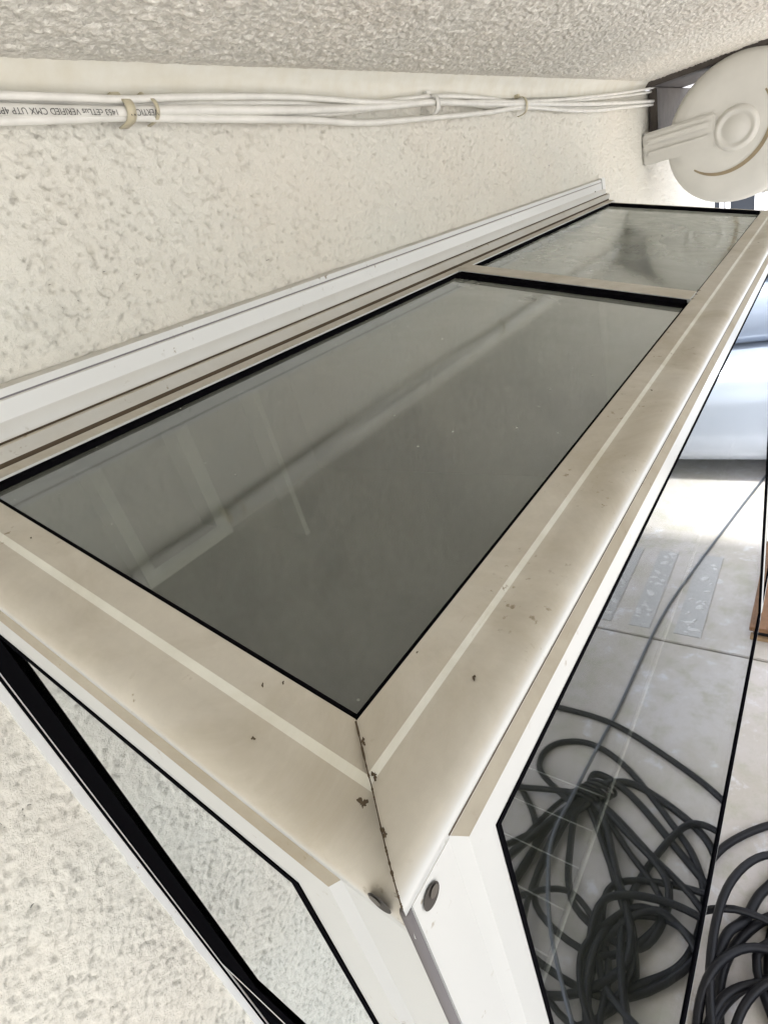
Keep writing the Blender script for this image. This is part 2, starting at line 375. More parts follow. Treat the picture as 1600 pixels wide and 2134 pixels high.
# ------------------------------------------------------------------ house: wall, soffit, beads
house = empty('stucco_house'); tag(house, 'cream stucco house wall under a rough grey soffit', 'house')
XO0, XO1, ZO0, ZO1 = 0.085, 1.70, 1.13, 2.195
xs = spaced([(-3.0, -0.2, 0.2, 0.04), (-0.2, 1.0, 0.0021, 0.0026), (1.0, 3.35, 0.003, 0.009)])
zs = spaced([(-0.1, 0.7, 0.05, 0.01), (0.7, 1.2, 0.006, 0.0028), (1.2, 2.470, 0.0022, 0.0022)])
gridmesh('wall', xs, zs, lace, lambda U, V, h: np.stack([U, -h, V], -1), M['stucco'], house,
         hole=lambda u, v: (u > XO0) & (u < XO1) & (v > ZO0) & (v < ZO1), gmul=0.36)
# smooth painted cove between wall and soffit
def cove_h(U, V):
    return 0.0012 * vn(U / 0.05, V / 0.02, 21) + 0.0006 * vn(U / 0.012, V / 0.012, 22), 0 * U
xs2 = spaced([(-1.5, 0, 0.03, 0.01), (0, 2.27, 0.006, 0.012)])
cv = gridmesh('cove_bead', xs2, np.linspace(2.458, SOF + 0.006, 14), cove_h,
         lambda U, V, h: np.stack([U, -0.003 - h - 0.019 * np.clip((V - 2.462) / 0.028, 0, 1) ** 2, V], -1), M['sealant'], house)
xs3 = spaced([(-3.0, -0.2, 0.2, 0.03), (-0.2, 1.0, 0.0017, 0.0026), (1.0, 2.27, 0.0026, 0.006)])
ys3 = spaced([(-1.6, -0.62, 0.06, 0.006), (-0.62, -0.012, 0.0018, 0.0018)])
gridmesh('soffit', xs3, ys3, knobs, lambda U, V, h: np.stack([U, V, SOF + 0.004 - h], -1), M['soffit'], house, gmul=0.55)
box('roof', -3.0, 2.26, -1.62, 0.3, SOF + 0.006, SOF + 0.16, M['roof_tile'], house)
box('fascia', -3.0, 2.26, -1.65, -1.622, SOF - 0.03, SOF + 0.16, M['sealant'], house)
# interior of the room behind the window (dark kitchen)
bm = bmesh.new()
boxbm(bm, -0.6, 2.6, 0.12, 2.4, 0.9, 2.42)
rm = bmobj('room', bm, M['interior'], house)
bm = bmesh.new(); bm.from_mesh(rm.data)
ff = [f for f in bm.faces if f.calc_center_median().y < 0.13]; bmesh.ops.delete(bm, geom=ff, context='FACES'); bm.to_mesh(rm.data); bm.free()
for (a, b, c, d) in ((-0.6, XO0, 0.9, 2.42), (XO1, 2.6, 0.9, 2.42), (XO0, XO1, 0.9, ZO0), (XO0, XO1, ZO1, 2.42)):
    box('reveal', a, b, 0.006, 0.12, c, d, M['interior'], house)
# smooth sealant strip beside the window, and corner trim at the far end of the wall
bm = bmesh.new()
V = []; F = []
zz = np.arange(0.6, 2.23, 0.012)
for i, z in enumerate(zz):
    e = 0.0450 + 0.0016 * (TBL[(i * 3) % 256, 7] - 0.5)
    V += [(e, 0.004, z), (e + 0.0006, -0.0036, z), (0.0528, -0.0044, z), (0.053, 0.002, z)]
for i in range(len(zz) - 1):
    for k in range(3): F.append((4 * i + k, 4 * i + k + 1, 4 * i + k + 5, 4 * i + k + 4))
bm.free()
meshobj('sealant_strip', V, F, M['flange'], house)
box('corner_trim', 3.362, 3.60, -0.004, 0.25, -0.1, 2.48, M['sealant'], house, 0.004)
# dark timber beam closing the soffit, with its post on the wall
beam = empty('timber_beam', (2.5, 0, SOF)); tag(beam, 'dark brown beam closing the soffit above the round reel', 'beam')
beam.location = (0, 0, 0)
box('beam_board', 2.275, 2.76, -1.62, 0.0, SOF - 0.012, SOF + 0.12, M['beam'], beam, 0.004)
box('post_board', 2.32, 3.0, -0.03, -0.005, 2.335, SOF - 0.014, M['beam'], beam, 0.003)

# ------------------------------------------------------------------ garden window
W = empty('garden_window', (0, 0, 0))
tag(W, 'white framed garden window box with dusty sloping glass roof projecting from the stucco wall', 'window')
FY = 0.1012 - 0.535; SX = 0.0606; XE = 1.745
def zr(y): return 2.2075 + 0.28844 * (y + 0.035)        # roof plane
def mx_(y): return SX + (y - FY) * (0.0514 / 0.0568)     # mitre
def my_(x): return FY + (x - SX) * (0.0568 / 0.0514)
# front rail profile: (y, z) outer run, material index
C0y, C0z = -0.535, 2.3
fp = [(.1545, -.1905, 0), (.1545, -.1868, 0), (.1353, -.1900, 1), (.1325, -.1922, 0), (.126, -.1925, 0), (.1187, -.1928, 0), (.1130, -.1935, 0), (.1085, -.1948, 0), (.1055, -.1962, 0), (.1030, -.1985, 0), (.1014, -.2005, 0),
      (.1006, -.2030, 0), (.1006, -.2075, 0), (.1016, -.2080, 0), (.1016, -.2084, 0)]
def rail(name, rows, seg, matlist, parent, close=None):
    """rows: list of start/end point pairs along the run"""
    V = []; F = []
    for a, b in rows:
        for k in range(seg + 1):
            t = k / seg; V.append(Vector(a).lerp(Vector(b), t))
    n = seg + 1
    for i in range(len(rows) - 1):
        for k in range(seg): F.append((i * n + k, i * n + k + 1, (i + 1) * n + k + 1, (i + 1) * n + k))
    me = bpy.data.meshes.new(name); me.from_pydata([tuple(v) for v in V], [], F)
    for mm in matlist[0]: me.materials.append(mm)
    for i, p in enumerate(me.polygons):
        p.material_index = matlist[1][i // seg]; p.use_smooth = matlist[2][i // seg]
    me.update()
    return link(name, me, None, parent)
rows = []
for (y, z, mi) in fp:
    Y = C0y + y; rows.append(((mx_(Y), Y, C0z + z), (XE - (mx_(Y) - SX) , Y, C0z + z)))
mi = [r[2] for r in fp[:-1]]
sm = [False, False, False] + [True] * 9 + [False, False]
rail('front_rail', rows, 40, ([M['vinyl'], M['ridge']], mi, sm), W)
# near side rail: (x, dz from roof plane)
sp_ = [(.110, .0, 0), (.110, .0045, 0), (.0920, .0045, 1), (.0880, .0020, 0), (.0800, .0015, 0), (.0730, .0008, 0), (.0675, -.0012, 0), (.0635, -.0042, 0), (.0612, -.0078, 0), (.0604, -.0105, 0), (.0600, -.0150, 0), (.0612, -.0155, 0), (.0612, -.0160, 0)]
def siderows(sgn=1, base=0.0):
    rows = []
    for (x, dz, mi) in sp_:
        X = x if sgn > 0 else (SX + XE - x)
        y0 = my_(x); rows.append(((X, y0, zr(y0) + dz), (X, -0.006, zr(-0.006) + dz)))
    return rows
mi = [r[2] for r in sp_[:-1]]; sm = [False, False, False] + [True] * 7 + [False, False]
rail('side_rail', siderows(1), 12, ([M['vinyl_dusty'], M['ridge']], mi, sm), W)
rail('side_rail', [(b, a) for a, b in siderows(-1)], 12, ([M['vinyl'], M['ridge']], mi, sm), W)
# black joint line along the mitre + grime in the corner
def ribbon(name, pts, w, side, mat_, parent):
    V = []; F = []
    for i, p in enumerate(pts):
        p = Vector(p); s = Vector(side); ww = w[i] if hasattr(w, '__len__') else w
        V += [p - s * ww / 2, p + s * ww / 2]
    for i in range(len(pts) - 1): F.append((2 * i, 2 * i + 1, 2 * i + 3, 2 * i + 2))
    return meshobj(name, V, F, mat_, parent)
mp_ = []
for (y, z, _) in fp[1:12]:
    Y = C0y + y; mp_.append(Vector((mx_(Y), Y, C0z + z)))
dense = []
for a, b in zip(mp_[:-1], mp_[1:]):
    for k in range(24): dense.append(a.lerp(b, k / 24))
dense.append(mp_[-1])
off = [p + Vector((0, 0, 0.0006)) + Vector((-0.0003, -0.0003, 0)) for p in dense]
wd = [0.0005 + 0.0020 * max(0.0, float(vn(np.array([i / 5.0]), np.array([3.3]), 4)[0]) * .6 + float(vn(np.array([i / 1.6]), np.array([7.3]), 5)[0]) * .4 - .5)  for i in range(len(off))]
ribbon('mitre_joint', off, wd, Vector((1, -1, 0)).normalized(), M['grime_shade'], W)
def blot(name, c, nrm, r, mat_, parent, seed):
    """a ragged-edged dirt patch lying on the surface"""
    rr = random.Random(seed); nrm = Vector(nrm).normalized(); a = nrm.orthogonal().normalized(); b = nrm.cross(a)
    V = [Vector(c) + nrm * 0.0005]; n = 44; ph = [rr.uniform(0, 6) for _ in range(4)]; el = rr.uniform(0, PI)
    for k in range(n):
        an = 2 * PI * k / n
        q = r * (0.62 + 0.26 * math.sin(2 * an + ph[0]) + 0.2 * math.sin(3 * an + ph[1]) + 0.12 * math.sin(7 * an + ph[2]) + 0.08 * math.sin(13 * an + ph[3]))
        V.append(Vector(c) + nrm * 0.0002 + a * math.cos(an) * q * 1.2 + b * math.sin(an) * q * 0.8)
    return meshobj(name, V, [(0, k + 1, (k + 1) % n + 1) for k in range(n)], mat_, parent)
blot('dirt_spot', dense[40] + Vector((0.002, -0.001, 0.001)), (0, 0, 1), 0.0022, M['grime_shade'], W, 1)
blot('dirt_spot', dense[56] + Vector((-0.006, 0.0006, 0.0)), (0, 0, 1), 0.0030, M['grime_shade'], W, 2)
blot('dirt_spot', dense[12] + Vector((0.0015, 0.0, 0.001)), (0, 0, 1), 0.0020, M['grime_shade'], W, 3)
blot('dirt_spot', dense[108] + Vector((0.001, 0, 0.0006)), (0, -.2, 1), 0.0018, M['grime_shade'], W, 4)
for k in range(5):
    rg = random.Random(100 + k); xx = .13 + rg.random() ** 2 * 1.2; yy = C0y + rg.choice((.1300, .1290, .1515, .120)); zz = C0z - (.1922 if yy < C0y + .14 else .1870)
    blot('dirt_spot', (xx, yy, zz), (0, 0, 1), rg.uniform(.0007, .0018), M['grime_shade'], W, 40 + k)
for k in range(4):
    rg = random.Random(200 + k); yy = -.36 + rg.random() * .3; xx = rg.choice((.0865, .0785, .1065, .1000))
    blot('dirt_spot', (xx, yy, zr(yy) + (.0020 if xx < .088 else .0046)), (0, -.28, 1), rg.uniform(.0006, .0016), M['grime_shade'], W, 70 + k)
# roof panes
MX0, MX1 = 0.862, 0.915
gy0 = C0y + .1560; gy1 = C0y + .4895
def pane_roof(x0, x1, y0=gy0, y1=gy1):
    V = []
    for dz in (0.0, -0.004):
        V += [(x0, y0, zr(y0) + dz), (x1, y0, zr(y0) + dz), (x1, y1, zr(y1) + dz), (x0, y1, zr(y1) + dz)]
    F = [(0, 1, 2, 3), (7, 6, 5, 4), (0, 4, 5, 1), (1, 5, 6, 2), (2, 6, 7, 3), (3, 7, 4, 0)]
    return meshobj('roof_pane', V, F, M['roof_glass'], W)
pane_roof(.1115, MX0 - 0.001); pane_roof(MX1 + 0.001, XE - .0515)
# black glazing gaskets round each pane
def gasket_roof(x0, x1, ws, wn, wf, ww):
    z = 0.0015
    bmv = []
    def strip(xa, xb, ya, yb, h):
        V = [(xa, ya, zr(ya) - .002), (xb, ya, zr(ya) - .002), (xb, yb, zr(yb) - .002), (xa, yb, zr(yb) - .002),
             (xa, ya, zr(ya) + h), (xb, ya, zr(ya) + h), (xb, yb, zr(yb) + h), (xa, yb, zr(yb) + h)]
        meshobj('gasket', V, [(0, 1, 2, 3), (4, 5, 6, 7), (0, 1, 5, 4), (1, 2, 6, 5), (2, 3, 7, 6), (3, 0, 4, 7)], M['black'], W)
    strip(x0, x1, gy0 - .0012, gy0 + wf, z)
    strip(x0, x1, gy1 - ww, gy1 + .001, 0.0045)
    strip(x0 - .0005, x0 + ws, gy0 + wf, gy1 - ww, z)
    strip(x1 - wn, x1 + .0005, gy0 + wf, gy1 - ww, z if wn < .01 else 0.006)
gasket_roof(.1105, MX0, .0034, .022, .0030, .004)
gasket_roof(MX1, XE - .0505, .001, .022, .0022, .004)
# mullion (raised cap with a grey back edge)
def sloped(name, x0, x1, ya, yb, h0, h1, mat_):
    V = [(x0, ya, zr(ya) + h0), (x1, ya, zr(ya) + h0), (x1, yb, zr(yb) + h0), (x0, yb, zr(yb) + h0), (x0, ya, zr(ya) + h1), (x1, ya, zr(ya) + h1), (x1, yb, zr(yb) + h1), (x0, yb, zr(yb) + h1)]
    return meshobj(name, V, [(0, 1, 2, 3), (4, 5, 6, 7), (0, 1, 5, 4), (1, 2, 6, 5), (2, 3, 7, 6), (3, 0, 4, 7)], mat_, W)
sloped('mullion', MX0, MX1 - .009, gy0 - .0008, gy1 + .002, -.01, .0072, M['vinyl'])
sloped('mullion_trim', MX1 - .009, MX1, gy0 - .0008, gy1 + .002, -.01, .0045, M['grey'])
for i, (x, y) in enumerate(((MX0 + .01, gy0 - .004), (MX0 + .035, gy0 - .003), (MX1 + .004, gy0 - .004), (MX0 + .01, gy1 + .004))):
    blot('dirt_spot', (x, y, zr(y) + .0052 if i < 3 else zr(y) + .012), (0, -.28, 1), 0.006, M['grime_shade'], W, 20 + i)
# head rails and wall flange: x-runs as one profile
hp = [(.4900, -.0990, 0), (.4905, -.0889, 0), (.5000, -.0862, 0), (.5025, -.0850, 1), (.5045, -.0872, 1), (.5055, -.0818, 0), (.5110, -.0772, 0), (.5120, -.0720, 0), (.5140, -.0702, 1), (.5160, -.0730, 1), (.5185, -.0690, 2),
      (.5200, -.0665, 2), (.5215, -.0570, 2), (.5235, -.0555, 2), (.5235, -.0405, 2), (.5245, -.0395, 3), (.5245, -.0385, 3), (.5238, -.0380, 2), (.5245, -.0320, 2), (.5300, -.0300, 2), (.5360, -.0290, 2)]
rows = []
for (y, z, _) in hp:
    x0 = SX if y < .522 else 0.0445
    rows.append(((x0, C0y + y, C0z + z), (XE - .002 if y < .51 else XE + .03, C0y + y, C0z + z)))
rail('head_flange', rows, 30, ([M['vinyl'], M['grime_shade'], M['flange'], M['grey']], [r[2] for r in hp[:-1]], [False] * 5 + [True] * 8 + [False] * 7), W)
box('flange_end', XE + .005, XE + .034, -0.0135, 0.0, 2.19, 2.2705, M['flange'], W, .002)
box('screw_slot', XE - .055, XE - .052, -.0131, -.009, 2.232, 2.246, M['hole'], W)
# corner post: two faces with screw holes and a grey bead between them
ZB = 1.085
PR = 0.0028
def quadbox(name, x0, x1, y0, y1, z0, z1, mat_, bev=0.0): return box(name, x0, x1, y0, y1, z0, z1, mat_, W, bev)
quadbox('corner_post', SX + .0032, .112, FY, FY + .03, ZB, C0z - .2085, M['vinyl'], .0006)
tube('corner_bead', [(SX + .0012, FY + .0012, ZB), (SX + .0012, FY + .0012, C0z - .2085)], .0022, M['grey'], W, 10, sub=1)
def hole(c, axis, r):
    V = [Vector(c)]; n = 24; V2 = []
    for k in range(n):
        a = 2 * PI * k / n
        d = Vector((math.cos(a) * r, 0, math.sin(a) * r * 1.0)) if axis == 'y' else Vector((0, math.cos(a) * r, math.sin(a) * r))
        V.append(Vector(c) + d)
    return V
def screw(c, axis, r=.0052):
    o = Vector((0, -.0007, 0)) if axis == 'y' else Vector((-.0007, 0, 0))
    V = [v + o for v in hole(c, axis, r)]; n = 24
    h = meshobj('screw_hole', V, [(0, k + 1, (k + 1) % n + 1) for k in range(n)], M['hole'], W)
    V4 = [v + o * 1.8 + (Vector((.0016, 0, .001)) if axis == 'y' else Vector((0, .0016, .001))) for v in hole(c, axis, r * .5)]
    meshobj('screw_head', V4, [(0, k + 1, (k + 1) % n + 1) for k in range(n)], M['screw'], h)
screw((.0733, FY, 2.0825), 'y'); screw((SX, -.4215, 2.0890), 'x')
# front sash frame: bevelled ring, proud of the post, mitred
def sashring(name, outer, depth_axis, base, sgn_out, bev, proud, flat, gask, mat_top, rake=None):
    """outer: [(u,z)*4] corners ccw; ring of profile (inset, out)"""
    prof = [(0, 0), (bev, proud), (bev + flat, proud), (bev + flat + .0002, proud - .002)]
    gp_ = [(bev + flat, proud + .0006), (bev + flat + gask, proud + .0006), (bev + flat + gask, proud - .006)]
    def ring(prof, mat_, nm):
        n = len(outer); V = []; F = []
        cu = sum(p[0] for p in outer) / n; cz = sum(p[1] for p in outer) / n
        for (ins, out) in prof:
            for i in range(n):
                p = Vector(outer[i]); a = Vector(outer[i - 1]); b = Vector(outer[(i + 1) % n])
                e1 = (p - a).normalized(); e2 = (b - p).normalized()
                n1 = Vector((-e1.y, e1.x)); n2 = Vector((-e2.y, e2.x))
                k = ins / (1 + n1.dot(n2)); q = p + (n1 + n2) * k
                w = base + sgn_out * out
                V.append((q.x, w, q.y) if depth_axis == 'y' else (w, q.x, q.y))
        for j in range(len(prof) - 1):
            for i in range(n):
                i2 = (i + 1) % n; F.append((j * n + i, j * n + i2, (j + 1) * n + i2, (j + 1) * n + i))
        o = meshobj(nm, V, F, mat_, W)
        if nm == 'glazing_gasket' or mat_ is M['black']: return o
        o.data.materials.append(M['ledge'])
        for p in o.data.polygons:
            if p.index < n and p.center.z > max(q[1] for q in outer) - .12 and abs(p.normal.z) > .45: p.material_index = 1
        return o
    s = ring(prof, mat_top, name)
    ga = ring(gp_, M['black'], 'glazing_gasket')
    return s
FX1 = 1.43
fo = [(.0911, ZB + .012), (FX1 + .03, ZB + .012), (FX1 + .03, C0z - .2070), (.0911, C0z - .2070)]
sashring('front_sash', fo, 'y', FY, -1, .0062, .0048, .0172, .0034, M['vinyl'])
quadbox('front_pane', .1135, FX1, FY - .0027, FY + .0013, 1.1085, C0z - .2302, M['front_glass'])
quadbox('sill_gasket', .1135, FX1, FY - .0050, FY - .0029, 1.1085, 1.150, M['black'])
quadbox('end_gasket', FX1 - .012, FX1, FY - .0052, FY - .0029, 1.1505, C0z - .2305, M['black'])
fo2 = [(FX1 + .04, ZB + .012), (XE - .02, ZB + .012), (XE - .02, C0z - .2070), (FX1 + .04, C0z - .2070)]
sashring('front_sash', fo2, 'y', FY, -1, .0062, .0048, .0172, .0016, M['vinyl'])
quadbox('front_pane', FX1 + .063, XE - .043, FY - .0027, FY + .0013, 1.1085, C0z - .2302, M['front_glass'])
quadbox('mullion_post', FX1 + .0302, FX1 + .0398, FY, FY + .03, ZB, C0z - .209, M['vinyl'])
quadbox('mullion_post', XE - .0198, XE, FY, FY + .03, ZB, C0z - .209, M['vinyl'])
quadbox('bottom_rail', .1122, XE, FY + .0002, FY + .03, ZB - .004, ZB + .0118, M['flange'])
# side sash (near side): top edge follows the roof
y_a, y_b = -.4014, -.0015
def zs_(y): return zr(y) - .0158
so = [(y_b, 1.655), (y_a, 1.655), (y_a, zs_(y_a)), (y_b, zs_(y_b))]
so = [(y_a, 1.560), (y_b, 1.560), (y_b, zs_(y_b)), (y_a, zs_(y_a))]
sashring('side_sash', so, 'x', SX, -1, .0060, .0036, .0262, .0062, M['vinyl'])
quadbox('joint_shadow', .0911, FX1 + .03, FY - .0008, FY + .001, C0z - .2068, C0z - .2058, M['grime_shade'])  # dark strip that paints the shadow line between header and ledge
def poly_x(name, pts, x0, x1, mat_):
    n = len(pts); V = [(x0, p[0], p[1]) for p in pts] + [(x1, p[0], p[1]) for p in pts]
    F = [tuple(range(n)), tuple(range(2 * n - 1, n - 1, -1))] + [(i, (i + 1) % n, n + (i + 1) % n, n + i) for i in range(n)]
    return meshobj(name, V, F, mat_, W)
yg = -.3660
poly_x('corner_post', [(FY + .0032, ZB), (FY + .057, ZB), (FY + .057, zr(FY + .057) - .0152), (FY + .0032, zr(FY + .0032) - .0152)], SX, SX + .0026, M['vinyl'])
poly_x('side_pane', [(yg, 1.60), (-.034, 1.60), (-.034, zs_(-.034) - .033), (yg, zs_(yg) - .033)], SX - .0012, SX + .003, M['side_glass'])
# wide black rear stile and black lower rail with their pale edges
poly_x('rear_stile', [(-.104, 1.600), (-.0012, 1.600), (-.0012, zs_(-.001) - .034), (-.104, zs_(-.104) - .034)], SX - .0043, SX - .0037, M['black'])
poly_x('lower_rail', [(-.366, 1.575), (-.0012, 1.575), (-.0012, 1.5995), (-.104, 1.5995), (-.104, 1.638), (-.366, 1.638)], SX - .0044, SX - .0037, M['black'])
poly_x('rail_edge', [(-.366, 1.566), (-.001, 1.566), (-.001, 1.5745), (-.366, 1.5745)], SX - .0045, SX - .0037, M['flange'])
quadbox('jamb_seal', .0532, .0552, -.0060, -.0018, 0.95, 2.185, M['black'])
quadbox('jamb_line', .0554, .0562, -.0070, -.0018, 0.95, 2.185, M['flange'])
so2 = [(y_a, ZB + .01), (y_b, ZB + .01), (y_b, 1.548), (y_a, 1.548)]
sashring('side_sash', so2, 'x', SX, -1, .0060, .0036, .0220, .0022, M['black'])
poly_x('side_pane', [(-.37, 1.125), (-.03, 1.125), (-.03, 1.52), (-.37, 1.52)], SX - .001, SX + .003, M['side_glass'])
quadbox('side_header', SX + .0004, SX + .02, FY + .057, -.002, 1.5485, 1.5595, M['vinyl'])
# far side wall of the box, the seat board and the wire shelf inside
poly_x('far_side_panel', [(FY + .031, ZB), (-.002, ZB), (-.002, zr(-.002) - .012), (FY + .031, zr(FY + .031) - .012)], XE - .008, XE, M['vinyl'])
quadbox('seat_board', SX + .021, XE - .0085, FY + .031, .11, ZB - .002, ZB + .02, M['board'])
for (a, b, c, d) in ((.209, .222, 2.048, 2.17), (.311, .328, 2.048, 2.17), (.209, .328, 2.030, 2.0478), (.429, .437, 1.96, 2.17)):
    quadbox('inner_frame', a, b, .02, .05, c, d, M['interior_frame'])
sh = empty('wire_shelf'); tag(sh, 'pale wire shelf seen dimly through the front glass of the garden window', 'shelf')
ZS = 1.525; YS = C0y + .200
tube('shelf_rail', [(.12, YS, ZS), (XE - .03, YS, ZS)], .0030, M['shelf'], sh, 8, sub=1)
tube('shelf_rail', [(.12, -.06, ZS), (XE - .03, -.06, ZS)], .0025, M['shelf'], sh, 8, sub=1)
x = .16
while x < .52:
    tube('shelf_wire', [(x, YS + .003, ZS), (x, -.0625, ZS)], .0011, M['shelf'], sh, 6, sub=1); x += .055
# ------------------------------------------------------------------ cable bundle on the wall
def wpt(px, py, y):
    d = (px - 800, py - 1067, 1152.7)
    r = [sum(Rw[i][k] * d[k] for k in range(3)) for i in range(3)]
    t = (y + .535) / r[1]; return (r[0] * t, y, 2.3 + r[2] * t)
runs = [
 ('data_cable', .0032, [(-420, 197), (0, 199), (150, 203), (262, 207), (400, 202), (600, 202), (780, 213), (905, 214), (1020, 212), (1096, 212), (1220, 203), (1320, 190), (1385, 178)], -.020, 'white cable along the top of the bundle under the soffit'),
 ('data_cable', .0036, [(-420, 225), (0, 208), (150, 211), (262, 219), (420, 218), (600, 216), (720, 222), (905, 201), (1020, 206), (1096, 218), (1220, 208), (1320, 197), (1385, 186)], -.013, 'thin white cable tucked behind the printed cable'),
 ('data_cable', .0045, [(-420, 210), (0, 228), (150, 232), (262, 233), (400, 229), (640, 229), (800, 222), (905, 213), (1020, 217), (1096, 216), (1220, 217), (1320, 213), (1400, 208)], -.019, 'white cable with black printing along the wall'),
 ('data_cable', .0038, [(-420, 262), (0, 251), (150, 247), (262, 243), (400, 247), (640, 250), (760, 256), (905, 245), (1020, 234), (1096, 224), (1220, 231), (1320, 222), (1400, 214)], -.0165, 'white cable sagging below the rest of the bundle'),
 ('data_cable', .0036, [(-420, 238), (0, 241), (150, 238), (262, 226), (400, 238), (640, 239), (760, 228), (905, 208), (1020, 222), (1096, 220), (1220, 226), (1320, 218), (1400, 211)], -.0095, 'thin white cable lying against the stucco behind the bundle'),
]
for nm, r, pts, y, lab in runs:
    o = tube(nm, [wpt(a, b, y) for a, b in pts], r, M['cable_white'], None, 12, sub=8)
    tag(o, lab, 'cable', 'white cables clipped under the soffit')
    if 'printing' in lab: printed = o
# printing on the cable (runs upside down)
def textmesh(body, size, start, direction, upv, nrm, parent):
    cu = bpy.data.curves.new('cable_print', 'FONT'); cu.body = body; cu.size = size; cu.extrude = 0.00005; cu.space_character = 1.0
    to = bpy.data.objects.new('tmp', cu); C.objects.link(to)
    dg = bpy.context.evaluated_depsgraph_get(); me = bpy.data.meshes.new_from_object(to.evaluated_get(dg))
    bpy.data.objects.remove(to)
    o = link('cable_print', me, M['print'], parent)
    X = Vector(direction).normalized(); Y = Vector(upv); Y = (Y - X * Y.dot(X)).normalized(); Z = X.cross(Y)
    o.matrix_world = Matrix((( X.x, Y.x, Z.x, start[0]), (X.y, Y.y, Z.y, start[1]), (X.z, Y.z, Z.z, start[2]), (0, 0, 0, 1)))
    return o
pa = Vector(wpt(246, 228, -.0247)); pb = Vector(wpt(-60, 222, -.0247))
textmesh('1453 cETLus VERIFIED CMX UTP 4PR', .0066, pa, pb - pa, (0, 0, -1), (0, -1, 0), printed)
pa = Vector(wpt(328, 227, -.0247)); pb = Vector(wpt(262, 228, -.0247))
textmesh('VERTICAL', .0072, pa, pb - pa, (0, 0, -1), (0, -1, 0), printed)
# clips
def clip(px, py0, py1, w, mat_, lab, y=-.0262, both=True):
    e = empty('cable_clip'); tag(e, lab, 'cable clip', 'clips holding the white cables')
    a = Vector(wpt(px, py0, y)); b = Vector(wpt(px, py1, y)); zc = (a.z + b.z) / 2; h = abs(a.z - b.z) / 2
    V = []; F = []; n = 14
    for k in range(n + 1):
        an = -PI / 2 + PI * k / n
        for (dx) in (-w / 2, w / 2):
            V.append((a.x + dx, y + (1 - max(0, math.cos(an)) ** .5) * (abs(y) - .004), zc + h * math.sin(an)))
    for k in range(n): F.append((2 * k, 2 * k + 1, 2 * k + 3, 2 * k + 2))
    o = meshobj('strap', V, F, mat_, e, True)
    md = o.modifiers.new('t', 'SOLIDIFY'); md.thickness = .0012; md.offset = -1
    box('clip_foot', a.x - w * .6, a.x + w * .6, -.012, -.002, zc + h * .95, zc + h * .95 + .006, mat_, e, .001)
    return e
clip(262, 193, 252, .009, M['clip'], 'yellowed plastic clip round the cables beside the printing')
clip(318, 193, 248, .0035, M['clip'], 'narrow yellowed tie just right of the wide clip')
clip(910, 190, 234, .012, M['cable_white'], 'white clip in the middle of the cable run')
clip(1096, 196, 236, .008, M['clip'], 'small tie pinching the cables nearest the round reel')

# ------------------------------------------------------------------ round reel on the wall
reel = empty('hose_reel'); tag(reel, 'round beige plastic wall reel with a strap arm beside the cable ends', 'reel')
RC = Vector((2.25, -.262, 2.288))
def lathe_x(name, prof, mat_, parent, c=RC, n=64, sy=1.0):
    V = []; F = []
    for (x, r) in prof:
        for k in range(n):
            a = 2 * PI * k / n; V.append((c.x + x, c.y + r * math.cos(a) * sy, c.z + r * math.sin(a)))
    for i in range(len(prof) - 1):
        for k in range(n):
            l = (k + 1) % n; F.append((i * n + k, i * n + l, (i + 1) * n + l, (i + 1) * n + k))
    return meshobj(name, V, F, mat_, parent, True)
lathe_x('side_plate', [(-.006, .0005), (-.006, .118), (-.0065, .124), (-.0065, .130), (-.006, .150), (-.003, .180), (.010, .192), (.040, .195), (.115, .195), (.125, .185), (.125, .001)], M['reel'], reel)
V = []; F = []; nn = 60
for k in range(nn + 1):
    t = k / nn; an = math.radians(-52 - 158 * t); w_ = .0115 * math.sin(PI * min(1, .08 + t * .84)) ** .7
    for (rr_, xx_) in ((.120, -.0075), (.120 + w_, -.0075)):
        V.append((RC.x + xx_, -.222 + rr_ * math.cos(an), 2.309 + rr_ * math.sin(an)))
for k in range(nn): F.append((2 * k, 2 * k + 1, 2 * k + 3, 2 * k + 2))
meshobj('groove_arc', V, F, M['reel_edge'], reel)
lathe_x('hub', [(-.016, .0005), (-.016, .030), (-.012, .0335), (-.012, .040), (-.018, .045), (-.018, .050), (-.012, .056), (-.004, .060)], M['reel'], reel, RC + Vector((0, .004, .006)))
box('drum_skirt', 2.27, 2.38, -.37, -.19, 2.10, 2.16, M['reel'], reel, .02)
bm = bmesh.new(); boxbm(bm, 2.232, 2.262, -.205, -.001, 2.262, 2.352, .006)
arm = bmobj('strap_arm', bm, M['reel'], reel)
box('arm_rib', 2.226, 2.2315, -.190, -.018, 2.283, 2.299, M['reel'], arm, .002)
box('arm_rib', 2.226, 2.2315, -.190, -.018, 2.317, 2.333, M['reel'], arm, .002)

# ------------------------------------------------------------------ wooden step by the wall
st = empty('wooden_step'); tag(st, 'brown wooden step lying on the patio below the window', 'step')
for k in range(3): box('step_board', 2.60, 3.42, -.557 + k * .142, -.557 + k * .142 + .137, .060, .085, M['wood'], st, .003)
for x in (2.603, 3.0, 3.38): box('step_bearer', x, x + .035, -.552, -.14, .0005, .024, M['wood_light'], st, .002)
for x in (2.62, 3.36): box('gap_shade_block', x, x + .06, -.54, -.15, .024, .060, M['cable_black'], st)  # black blocks stand in for the shadow in the gap between boards

